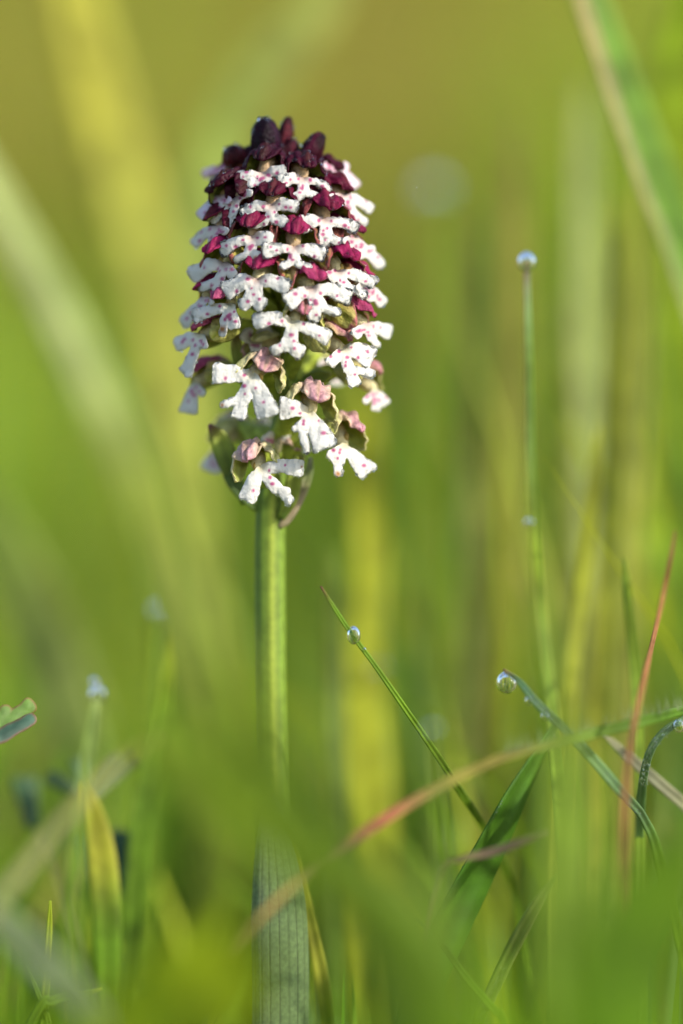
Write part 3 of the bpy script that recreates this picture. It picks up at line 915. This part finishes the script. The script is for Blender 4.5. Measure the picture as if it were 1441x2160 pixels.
fb = blade('frosted arching blade with three dew drops near its tip', [(1062, 1412, -2, 4), (1095, 1437, -4, 12), (1130, 1480, -5, 16), (1170, 1520, -5, 18), (1215, 1560, -5, 20), (1260, 1610, -5, 21), (1310, 1670, -4, 20), (1360, 1730, 2, 18), (1400, 1850, 6, 22)],
      [tan, blu, blu, blu, blu, blu, g1], fold=0.35, n=60)
def frost(o, pts, n, seed):
    r = random.Random(seed); it = []
    c = catmull([(*P(a, b, d), psize(w, d)) for a, b, d, w in pts], 60)
    for _ in range(n):
        q = c[r.randrange(4, 58)]
        it.append((np.array([q[0] + r.uniform(-.5, .5) * q[3] * 0.7, q[1] - 0.00035 - r.random() * 0.0002, q[2] + r.uniform(-.5, .5) * q[3] * 0.7]), r.uniform(0.035, 0.085) * 0.001))
    beads('dew_beads', it, o)


def hairs(o, pts, n, seed, up=(0.0, 0.2, 1.0), ln=0.0011):
    r = random.Random(seed); V, Fc = [], []
    c = catmull([(*P(a, b, d), psize(w, d)) for a, b, d, w in pts], 60)
    for _ in range(n):
        q = c[r.randrange(1, 58)]
        p = Vector(q[:3]) + Vector((r.uniform(-1, 1) * 0.0002, -0.0001, r.uniform(0.2, .45) * q[3]))
        dr = (Vector(up) + Vector((r.uniform(-.35, .35), r.uniform(-.4, .4), 0))).normalized() * ln * r.uniform(0.5, 1.1)
        s = Vector((1, 0, 0)) * 0.000028
        k = Vector((0, 1, 0)) * 0.000028
        b = len(V); V += [p - s, p + s, p + k, p + dr]
        Fc += [(b, b + 1, b + 3), (b + 1, b + 2, b + 3), (b + 2, b, b + 3)]
    h = link('hairs', V, Fc, M_blade, o, [(0.28, 0.36, 0.16)] * len(V)); h['kind'] = 'stuff'


FROST = [(1095, 1437, -4, 12), (1130, 1480, -5, 16), (1170, 1520, -5, 18), (1215, 1560, -5, 20), (1260, 1610, -5, 21), (1310, 1670, -4, 20), (1360, 1730, 2, 18)]
frost(fb, FROST, 200, 5)
dew('large clear dew drop under the tip of the frosted blade', 1069, 1441, -2, 23)
dew('small dew drop below the large one on the frosted blade', 1117, 1478, -4.6, 10)
dew('small dew drop lowest on the frosted blade', 1149, 1511, -5, 9.5)
ds = blade('dying grass stalk turning red and tan where it crosses the stem foot', [(1470, 1490, 6, 18), (1380, 1515, -6, 22), (1260, 1545, -9, 22), (1150, 1572, -11, 20), (1050, 1602, -12, 20), (930, 1658, -13, 23), (800, 1735, -16, 22), (690, 1812, -19, 19), (580, 1905, -22, 15), (470, 2025, -25, 18), (430, 2100, -27, 16)],
      [g3, (0.10, 0.2, 0.015), (0.13, 0.22, 0.02), (0.2, 0.25, 0.04), (0.27, 0.24, 0.05), (0.27, 0.075, 0.045), (0.20, 0.13, 0.07), (0.31, 0.22, 0.06), (0.22, 0.19, 0.06), (0.22, 0.17, 0.06)], name='dry_grass', cat='dry grass', fold=0.3, n=70)
hairs(ds, [(1441, 1500, -3, 20), (1380, 1515, -6, 22), (1260, 1545, -9, 22), (1150, 1572, -11, 20), (1050, 1602, -12, 20)], 130, 3, ln=0.0019)
dk = blade('broad dark blade edged with dew, leaning over', [(1180, 1520, 9, 14), (1140, 1590, 7, 44), (1090, 1680, 4, 72), (1045, 1770, 3, 88), (1000, 1860, 3, 100), (950, 1960, 2, 106), (900, 2070, 1, 100), (870, 2160, 0, 90)],
           [(0.07, 0.16, 0.014), (0.06, 0.15, 0.01), (0.055, 0.14, 0.01), (0.06, 0.15, 0.01)], fold=0.3, twist=(0.9, 0.5), n=60)
it = []
for t in np.linspace(0, 1, 26):
    a = np.array([1060, 1690]) * (1 - t) + np.array([975, 1835]) * t
    it.append((np.array(P(a[0] + random.uniform(-2, 2), a[1], 2.0)), random.uniform(0.05, 0.13) * 0.001))
beads('dew_beads', it, dk)
blade('thin rust-brown stalk rising past the dewy blades', [(1424, 1120, 12, 3), (1414, 1180, 11, 7), (1392, 1290, 9, 8), (1362, 1420, -8, 10), (1332, 1560, -13, 11), (1318, 1700, -16, 11), (1314, 1900, -16, 14), (1312, 2160, -16, 14)],
      [(0.36, 0.18, 0.06), (0.34, 0.16, 0.06), (0.28, 0.13, 0.05), (0.26, 0.14, 0.06)], name='dry_grass', cat='dry grass', fold=0.6)
bb = blade('blue-green blade bending over beside the rust-brown stalk', [(1475, 1500, -1, 18), (1441, 1518, -1, 14), (1400, 1545, -1, 16), (1370, 1590, 0, 16), (1355, 1660, 4, 17), (1350, 1760, 9, 18), (1352, 1900, 13, 18), (1358, 2160, 16, 18)],
      [blu, blu, blu, (0.13, 0.22, 0.10)], fold=0.4)
frost(bb, [(1441, 1518, -1, 22), (1400, 1545, -1, 24), (1370, 1590, -1, 24), (1355, 1660, 0, 26)], 140, 6)
dew('dew drop hanging under the bent blue-green blade', 1432, 1532, -1, 14)
hb = blade('pale hairy blade standing low in front of the dark one', [(1170, 1845, -6, 5), (1135, 1900, -5, 20), (1100, 1965, -3, 27), (1062, 2040, -1, 28), (1030, 2110, 0, 27), (1005, 2170, 1, 26)], [g1, pale, (0.2, 0.27, 0.06), g1], fold=0.3)
hairs(hb, [(1062, 2040, -1, 28), (1030, 2110, 0, 27), (1005, 2170, 1, 26)], 40, 4, (1, 0, 0.4), 0.0009)
blade('thin dark stem slanting low between pale and dark blades', [(880, 1935, -5, 5), (930, 1985, -5, 10), (985, 2060, -6, 13), (1045, 2130, -7, 14), (1070, 2170, -7, 14)], [g3, g1, g1], fold=0.4)
blade('short greyish twig of dead grass over the dark blade', [(1150, 1755, -12, 6), (1090, 1780, -11, 16), (1030, 1800, -10, 18), (975, 1812, -10, 14), (930, 1840, -10, 8), (900, 2000, -10, 8), (890, 2170, -10, 8)], [(0.18, 0.15, 0.08), (0.19, 0.14, 0.09), (0.17, 0.16, 0.06), g1], fold=0.3, name='dry_grass', cat='dry grass')
blade('bleached straw lying aslant behind the rust-brown stalk', [(1270, 1545, 9, 6), (1330, 1600, 9, 22), (1400, 1660, 8, 24), (1460, 1715, 8, 24), (1520, 1800, 8, 22)], [(0.34, 0.34, 0.2), (0.32, 0.32, 0.18)], fold=0.3, name='dry_grass', cat='dry grass')
blade('upright green blade with a bright tip beside the big soft blade', [(366, 1325, 26, 5), (360, 1390, 26, 24), (345, 1500, 26, 36), (322, 1620, 25, 42), (296, 1760, 24, 44), (280, 1960, 23, 44), (272, 2160, 22, 40)], [g2, (0.16, 0.27, 0.015), (0.12, 0.22, 0.012), (0.11, 0.2, 0.012)], fold=0.4)
blade('pale upright blade ending in a blurred dew drop', [(206, 1455, -14, 10), (196, 1520, -16, 20), (184, 1600, -20, 22), (170, 1720, -26, 22), (150, 1960, -34, 22), (140, 2160, -38, 22)], [pale, (0.2, 0.28, 0.06), (0.16, 0.25, 0.03), (0.1, 0.19, 0.015)], fold=0.4)
dew('blurred dew drop on the pale upright blade', 206, 1466, -14, 19)
dew('blurred dew drop just above the other on the pale blade', 199, 1440, -14, 11)
blade('small bright shoot with wet glints by the herb', [(106, 1900, -1, 4), (104, 1960, -1, 12), (98, 2060, -1, 16), (92, 2160, -1, 16)], [g2, g2, g1], fold=0.4)
blade('short green shoot below the herb, bowed over', [(215, 2085, -3, 4), (170, 2098, -3, 16), (110, 2112, -3, 20), (70, 2150, -3, 18)], [g2, g1, g1], fold=0.3)
blade('thin green shoot at the foot of the herb', [(56, 2040, -2, 3), (78, 2090, -2, 9), (95, 2140, -2, 11), (105, 2170, -2, 11)], [g1, g1], fold=0.3)
blade('yellow-green blade lying against the sheath leaf', [(618, 1745, 9, 4), (635, 1830, 9, 14), (655, 1940, 9, 24), (678, 2060, 9, 30), (690, 2170, 9, 30)], [g2, (0.34, 0.36, 0.04), (0.34, 0.36, 0.04), g2], fold=0.4)

# big soft blades: behind and in front of the plane of focus
blade('broad yellow-green blade far behind, leaning to the spike', [(60, -420, 95, 40), (130, -120, 95, 100), (210, 200, 95, 135), (300, 520, 95, 140), (360, 820, 95, 125), (405, 1100, 92, 105), (440, 1500, 90, 95), (455, 2000, 90, 90)],
      [(0.38, 0.36, 0.05), (0.39, 0.38, 0.05), (0.36, 0.38, 0.06), (0.30, 0.35, 0.05), (0.2, 0.28, 0.03)], fold=0.2, twist=(0.2, -0.1))
blade('long soft blade sweeping in front of the stem foot', [(-190, 120, -58, 30), (-60, 330, -60, 50), (70, 560, -62, 62), (190, 790, -66, 70), (300, 1030, -70, 78), (400, 1270, -76, 90), (500, 1500, -84, 105), (610, 1690, -92, 115), (750, 1880, -98, 130), (880, 2180, -104, 130)],
      [pale, (0.46, 0.52, 0.22), (0.46, 0.52, 0.20), (0.36, 0.42, 0.07), (0.26, 0.34, 0.015), (0.18, 0.27, 0.012), (0.11, 0.19, 0.01)], fold=0.2, twist=(0.2, -0.5))
blade('grey-green blade behind the buds leaning away', [(760, -150, 120, 50), (660, 30, 120, 85), (560, 150, 120, 100), (470, 300, 120, 105), (420, 520, 118, 100), (400, 900, 115, 95), (390, 1500, 110, 90)], [(0.34, 0.38, 0.09), (0.34, 0.39, 0.09), (0.28, 0.35, 0.07), g1], fold=0.2)
blade('bright yellow-green upright blade close behind the stem', [(742, 770, 70, 20), (762, 900, 68, 66), (776, 1040, 64, 76), (780, 1220, 60, 72), (770, 1440, 56, 84), (782, 1700, 52, 100), (790, 2000, 50, 100), (795, 2170, 50, 100)], [g2, (0.34, 0.36, 0.02), (0.33, 0.36, 0.02), (0.32, 0.35, 0.02), (0.25, 0.32, 0.02)], fold=0.25)
blade('arching blade with a pinkish straw edge high over the dewy tip', [(1150, -260, 42, 40), (1225, -60, 42, 70), (1290, 110, 42, 84), (1355, 290, 42, 92), (1425, 470, 42, 88), (1490, 680, 40, 84), (1570, 1100, 38, 80), (1630, 1700, 36, 76)], [(0.16, 0.27, 0.05), (0.14, 0.26, 0.03), (0.12, 0.24, 0.02), g1], fold=0.5, twist=(0.5, 0.2))
blade('straw-coloured leaf edge lying along the arching blade', [(1190, -160, 34, 10), (1228, 0, 34, 24), (1262, 110, 34, 24), (1304, 240, 34, 20), (1354, 390, 34, 16), (1420, 560, 34, 16), (1540, 1000, 34, 16), (1590, 1700, 34, 16)], [(0.48, 0.42, 0.20), (0.48, 0.42, 0.20), (0.44, 0.40, 0.20), (0.32, 0.36, 0.14), g1], fold=0.4, name='dry_grass', cat='dry grass')
blade('vivid green blade beyond the arching one', [(1470, -120, 60, 50), (1440, 100, 60, 110), (1430, 300, 60, 110), (1440, 600, 60, 100), (1470, 1100, 60, 90), (1480, 1700, 60, 90)], [(0.22, 0.32, 0.01), (0.22, 0.31, 0.01), g1], fold=0.2)
for lab, x0, y0, x1, x2, dd, w, c in [
    ('faint upright blade behind the dewy tip, nearest the spike', 1010, 420, 1000, 990, 75, 46, (0.24, 0.27, 0.06)),
    ('faint yellow blade standing behind the slender dewy blade', 1090, 250, 1080, 1060, 85, 60, (0.26, 0.25, 0.05)),
    ('pale grey-green blade with a faint sheen behind the arching one', 1230, 180, 1240, 1250, 85, 64, (0.38, 0.44, 0.16)),
    ('yellow blade beyond the rust-brown stalk', 1300, 420, 1290, 1240, 48, 40, (0.32, 0.34, 0.03)),
    ('second yellow blade beyond the rust-brown stalk, taller', 1345, 380, 1340, 1320, 55, 44, (0.30, 0.32, 0.05)),
    ('yellow slanting blade low behind the frosted one', 1262, 900, 1225, 1180, 30, 26, (0.32, 0.35, 0.03)),
    ('olive blade behind the frosted one, softly blurred', 1185, 620, 1195, 1210, 62, 50, (0.22, 0.26, 0.04)),
    ('dim green blade rising between stem and dewy tip', 900, 700, 905, 915, 100, 60, (0.15, 0.26, 0.02)),
    ('ochre blade rising between stem and dewy tip', 1010, 830, 1005, 1000, 85, 50, (0.30, 0.33, 0.03)),
    ('deep green blade behind the needle-thin one', 860, 880, 870, 880, 85, 50, (0.12, 0.24, 0.015)),
    ('green blade at the foot of the rust-brown stalk', 1318, 1180, 1340, 1352, 14, 22, (0.18, 0.27, 0.02)),
    ('slight blade behind the foot of the needle-thin one', 700, 1150, 706, 712, 40, 40, (0.14, 0.2, 0.03)),
]:
    blade(lab, [(x0, y0, dd, w * 0.2), (x0 + (x1 - x0) * 0.3, y0 + (1800 - y0) * 0.13, dd, w * 0.8), (x1, y0 + (1800 - y0) * 0.4, dd, w), ((x1 + x2) / 2, y0 + (1800 - y0) * 0.65, dd - 3, w), (x2, 1800, dd - 5, w), (x2, 2160, dd - 8, w)], [c, c, c, tuple(np.array(c) * 0.9), g1], fold=0.3, n=30)

# foreground blades that dissolve into green haze along the bottom
for lab, pts, cs in [
    ('very soft bright leaf low before the herb and stem', [(560, 1985, -75, 60), (500, 2030, -75, 190), (420, 2090, -75, 230), (330, 2150, -75, 220), (260, 2260, -75, 160)], [(0.25, 0.33, 0.006), (0.25, 0.33, 0.006)]),
    ('very soft green leaf veiling the foot of the stem', [(280, 1500, -85, 40), (370, 1580, -85, 110), (480, 1670, -85, 140), (600, 1760, -85, 140), (720, 1850, -85, 150), (860, 1990, -85, 160), (960, 2200, -85, 150)], [(0.18, 0.27, 0.015), (0.17, 0.26, 0.012), (0.11, 0.19, 0.01)]),
    ('very soft green blade rising before the pale hairy one', [(1190, 1480, -55, 30), (1200, 1640, -57, 90), (1196, 1820, -60, 120), (1190, 2000, -62, 130), (1185, 2200, -64, 120)], [(0.16, 0.25, 0.015), (0.13, 0.22, 0.012)]),
    ('very soft olive leaf low before the sheath leaf', [(720, 1800, -80, 50), (800, 1900, -80, 180), (860, 2020, -80, 220), (900, 2200, -80, 200)], [(0.15, 0.22, 0.012), (0.11, 0.19, 0.01)]),
    ('very soft green leaf at the foot of the rust-brown stalk', [(1480, 1760, -80, 70), (1400, 1880, -80, 180), (1330, 2010, -80, 220), (1290, 2220, -80, 200)], [(0.11, 0.21, 0.008), (0.09, 0.18, 0.008)]),
    ('very soft grey-green leaf low beside the herb', [(-60, 1880, -40, 40), (30, 1970, -40, 75), (110, 2050, -40, 80), (190, 2140, -40, 70), (230, 2230, -40, 60)], [(0.19, 0.24, 0.13), (0.19, 0.24, 0.12)]),
    ('soft tan blade lying over the herb', [(330, 1560, -34, 8), (255, 1605, -34, 18), (180, 1680, -36, 22), (110, 1760, -38, 26), (40, 1850, -40, 30), (-40, 1960, -42, 30)], [(0.34, 0.32, 0.08), (0.30, 0.29, 0.08), (0.27, 0.28, 0.10), (0.24, 0.27, 0.10)]),
    ('soft pale blade rising at the edge of the herb', [(-80, 1000, 95, 50), (10, 1160, 95, 120), (90, 1340, 95, 130), (150, 1500, 94, 130), (190, 1700, 92, 120), (200, 2100, 90, 110)], [(0.22, 0.30, 0.05), (0.22, 0.28, 0.06), g1]),
    ('soft yellow blade glowing among the herb leaves', [(175, 1650, 16, 10), (195, 1720, 16, 52), (215, 1820, 15, 64), (225, 1950, 14, 60), (230, 2160, 14, 50)], [(0.34, 0.34, 0.03), (0.33, 0.34, 0.03), g1]),
]:
    blade(lab, pts, cs, fold=0.2, n=34)

# pale drops far out of focus, each on its own thin blade
blade('thin far blade under the pale disc of dew', [(915, 415, 118, 6), (918, 520, 118, 16), (925, 700, 117, 20), (930, 1100, 115, 22), (935, 1700, 112, 22)], [(0.26, 0.33, 0.05), g1], fold=0.3, n=26)
blade('thin blade behind the upright one, with dew on its tip', [(337, 1296, 44, 5), (335, 1360, 44, 14), (330, 1500, 43, 18), (322, 1800, 42, 20), (318, 2160, 42, 20)], [(0.2, 0.3, 0.03), g1], fold=0.3, n=26)
blade('thin soft blade with a faint drop before the needle-thin one', [(914, 1545, -34, 4), (918, 1620, -34, 10), (930, 1760, -35, 13), (950, 2160, -37, 14)], [(0.2, 0.3, 0.03), g1], fold=0.3, n=26)
# the drops
for lab, x, y, d, r in [('far out of focus dew drop beyond the spike, a pale disc', 915, 405, 118, 26), ('out of focus dew drop above the upright green blade', 337, 1290, 44, 17),
                        ('faint out of focus dew drop behind the needle-thin blade', 800, 1415, 54, 14), ('faint out of focus drop low behind the needle-thin blade', 914, 1540, -34, 12)]:
    o = dew(lab, x, y, d, r)


# ------------------------------------------------------------------ the low herb with lobed leaves
def leaf(parent, cx, cy, d, lobes_px, col, edge, tilt, seed, stalk):
    k = 1000 * psize(1, d)
    lob = [(((a[0] - cx) * k, -(a[1] - cy) * k), ((b[0] - cx) * k, -(b[1] - cy) * k), wa * k, wb * k) for a, b, wa, wb in lobes_px]
    x, y, q, dep, bnd = lobed(lob, 0.16, seed, 0.55, 0.05, 0.4)
    z = tilt[0] * x + tilt[1] * y - 0.3 * (1 - np.exp(-dep / 0.6)) + 0.15 * wob(x, y, seed)
    C0 = P(cx, cy, d)
    V = np.stack([C0.x + x * .001, C0.y + z * .001, C0.z + y * .001], 1)
    e = np.clip(1 - dep / 0.22, 0, 1)[:, None] * 0.7
    c = np.tile(np.array(col), (len(x), 1)) * (0.9 + 0.25 * wob(x * 2, y * 2, seed))[:, None]
    c = c * (1 - e) + np.array(edge) * e
    o = link('leaf', V, q, M_herb, parent, c, True, 0.0002)
    if stalk:
        blade_mesh('leaf_stalk', stalk, [(0.20, 0.20, 0.06), (0.16, 0.2, 0.05)], parent, M_herb, round_=True, across=8, n=24)
    return o


HERB = empty('cinquefoil_herb', Vector((P(225, 2160, 25).x, 0.025, 0)))
tag(HERB, 'low herb with dark blue-green lobed leaves on thin stalks', 'herb')
dkt = (0.04, 0.10, 0.035)
leaf(HERB, 195, 1830, 27, [((205, 1880), (185, 1770), 14, 24), ((205, 1880), (222, 1790), 10, 14)], dkt, (0.2, 0.24, 0.06), (0.3, 0.2), 1, [(205, 1875, 27, 7), (222, 1960, 26, 9), (228, 2160, 25, 10)])
leaf(HERB, 255, 1830, 25, [((240, 1890), (252, 1765), 14, 22), ((240, 1890), (290, 1800), 12, 16)], dkt, (0.26, 0.26, 0.1), (-0.2, 0.3), 2, [(238, 1885, 25, 7), (230, 1970, 25, 9), (226, 2160, 25, 10)])
leaf(HERB, 225, 1630, 26, [((190, 1680), (282, 1602), 8, 12), ((195, 1675), (245, 1605), 8, 11), ((190, 1680), (110, 1640), 8, 16), ((190, 1680), (165, 1610), 10, 18)], (0.07, 0.14, 0.04), (0.16, 0.18, 0.05), (0.2, 0.3), 3, [(190, 1678, 26, 7), (205, 1800, 25, 8), (222, 2160, 25, 10)])
leaf(HERB, 60, 1680, 30, [((70, 1735), (52, 1650), 14, 26)], (0.05, 0.11, 0.04), (0.1, 0.16, 0.05), (0.1, 0.3), 4, [(70, 1730, 30, 7), (120, 1860, 27, 8), (215, 2160, 25, 10)])
HERB2 = empty('small_herb', Vector((P(-60, 2160, -1).x, -0.001, 0)))
tag(HERB2, 'herb leaf with red-tinged notched edges in sharp focus', 'herb')
leaf(HERB2, 20, 1530, -1, [((-25, 1560), (60, 1490), 10, 17), ((-20, 1565), (58, 1522), 8, 9), ((-20, 1560), (10, 1500), 8, 12)], (0.12, 0.22, 0.035), (0.26, 0.09, 0.05), (0.2, 0.25), 5, [(-25, 1562, -1, 7), (-55, 1680, -1, 9), (-60, 2160, -1, 10)])
leaf(HERB2, 28, 1545, -1.8, [((-22, 1566), (62, 1520), 7, 9)], (0.05, 0.11, 0.07), (0.26, 0.10, 0.06), (0.1, 0.8), 6, None)
